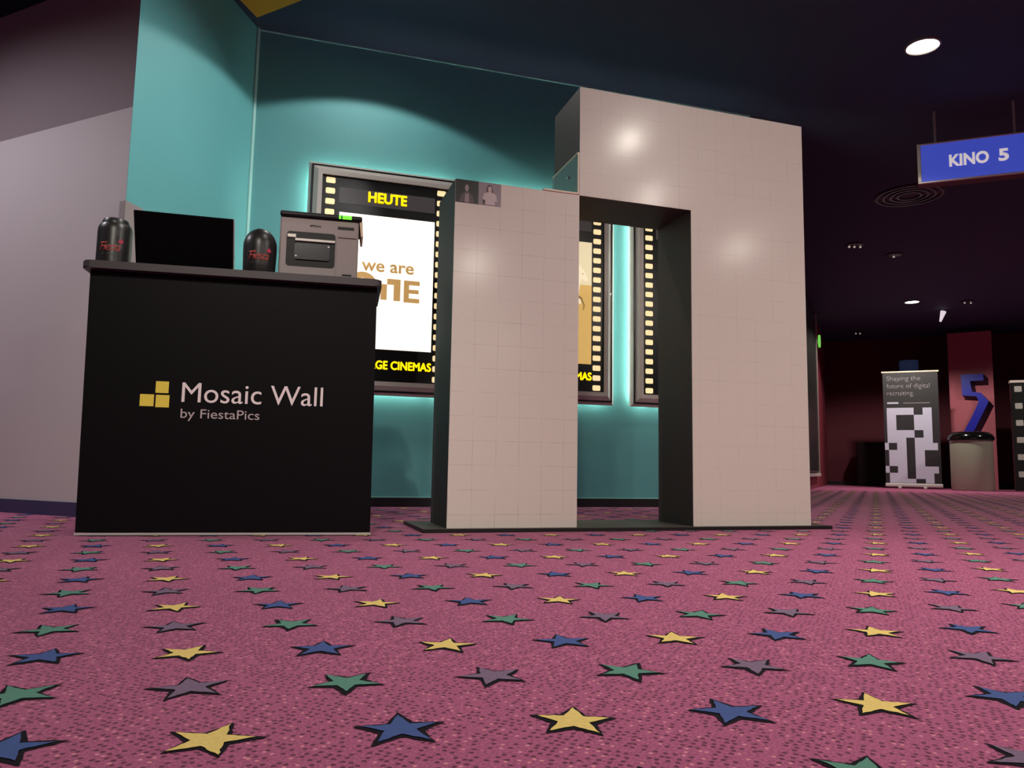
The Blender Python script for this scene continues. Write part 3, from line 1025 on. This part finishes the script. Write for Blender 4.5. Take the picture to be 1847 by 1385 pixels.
# ---------------------------------------------------------------- big numeral on the coral panel
s = thing('wall_numeral', 'large raised blue numeral 5 on the coral wall panel', 'numeral', (PA.x, PA.y, 0), math.atan2(pdir.y, pdir.x))
pts = [(0.17, 2.34), (0.52, 2.34), (0.52, 2.20), (0.31, 2.20), (0.335, 1.98), (0.47, 1.95), (0.586, 1.773), (0.355, 1.22), (0.24, 1.0), (0.06, 0.95),
       (0.06, 1.09), (0.17, 1.14), (0.345, 1.54), (0.43, 1.773), (0.40, 1.88), (0.18, 1.906)]
pts = [(0.10 + (x - 0.06) * 1.13, z) for x, z in pts]
SKX, SKZ = 0.080, -0.085                                        # the sides rake down and to the right
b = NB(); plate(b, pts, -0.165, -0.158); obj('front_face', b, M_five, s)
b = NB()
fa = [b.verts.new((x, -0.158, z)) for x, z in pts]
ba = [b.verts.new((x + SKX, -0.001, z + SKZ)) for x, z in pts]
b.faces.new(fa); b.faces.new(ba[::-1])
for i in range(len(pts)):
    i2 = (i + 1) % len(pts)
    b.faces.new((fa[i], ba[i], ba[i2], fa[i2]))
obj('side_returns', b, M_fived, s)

# ---------------------------------------------------------------- poster case at the right edge
RA = Vector((9.60, 14.50, 0))
s = thing('poster_case', 'tall black case with grey film perforations at the right picture edge', 'poster case', RA, math.atan2(cperp.y, cperp.x))
b = NB(); box(b, 0, 1.6, 0, 0.15, 0.0, 2.06); obj('body', b, M_film, s)
b = NB(); box(b, -0.02, 1.62, -0.02, 0.16, 2.06, 2.11, 0.006); obj('top_rail', b, M_frame, s)
b = NB(); box(b, -0.012, 0.0, -0.01, 0.15, 0.0, 2.06); obj('side_rail', b, M_film, s)
for k in range(6):
    z = 1.94 - 0.325 * k
    b = NB(); plate(b, rrect(0.045, 0.165, z - 0.055, z + 0.055, 0.015, 3), -0.004, -0.0005)
    obj('film_perforation', b, M_gh, s)

# ---------------------------------------------------------------- corridor left wall
CYAW = math.atan2(cdir.y, cdir.x)


def cor(d, off=0.0):
    return K1 - wn * 0.12 + cdir * d + cperp * off


s = thing('display_panel', 'tall black glossy display panel on the corridor wall behind the photo wall', 'display panel', cor(2.4, 0.0), CYAW)
b = NB(); box(b, 0.03, 6.37, -0.10, -0.002, 0.30, 3.26, 0.01); obj('glass_front', b, M_gloss, s)
b = NB()
for x in (0.0, 3.2, 6.37):
    box(b, x, x + 0.03, -0.115, -0.001, 0.24, 3.3)
box(b, 0.0, 6.4, -0.13, -0.001, 0.22, 0.27)
obj('frame', b, M_frame, s)
s = tag(obj('lit_wall_patch', (lambda b: (plate(b, rrect(0, 1.1, 1.5, 2.66, 0.05), -0.03, -0.001), b)[1])(NB()), M_beige, loc=cor(9.1), rotz=CYAW),
        'pale patch painted as lit corridor wall under the green exit sign', 'wall patch')  # pale plate stands in for a lit stretch of the wall
s = thing('exit_sign', 'small green glowing exit sign on the corridor wall', 'exit sign', cor(9.55, 0.0), CYAW)
b = NB(); box(b, 0.0, 0.06, -0.10, -0.002, 2.86, 2.94); obj('wall_bracket', b, M_frame, s)
b = NB(); lathe(b, [(0, -0.02), (0.12, -0.02), (0.13, 0.0), (0.12, 0.02), (0, 0.02)], 28)
bmesh.ops.rotate(b, verts=b.verts[:], cent=(0, 0, 0), matrix=Matrix.Rotation(PI / 2, 3, 'X'))
bmesh.ops.translate(b, verts=b.verts[:], vec=(0.03, -0.12, 2.90))
obj('lit_face', b, M_exit, s, smooth=True)

# ---------------------------------------------------------------- far end
s = thing('low_cabinet', 'low dark cabinet against the far wall left of the banner', 'cabinet', cor(11.9, 0.72), math.atan2(cperp.y, cperp.x))
b = NB(); box(b, 0, 1.1, -0.25, 0.25, 0.0, 0.96, 0.01); obj('body', b, M_cab, s)
b = NB(); box(b, 0.02, 0.54, -0.262, -0.251, 0.06, 0.92); obj('door', b, M_cab, s)
b = NB(); box(b, 0.56, 1.08, -0.262, -0.251, 0.06, 0.92); obj('door', b, M_cab, s)
s = thing('wall_drum', 'short blue cylinder on the far wall just above the banner', 'wall lamp', (8.80, 16.70, 0))
b = NB(); lathe(b, [(0, 2.35), (0.185, 2.35), (0.19, 2.36), (0.19, 2.77), (0.18, 2.78), (0, 2.78)], 32); obj('shade', b, M_blue, s, smooth=True)
b = NB(); box(b, -0.03, 0.03, 0.17, 0.58, 2.52, 2.58); obj('wall_bracket', b, M_dim, s)
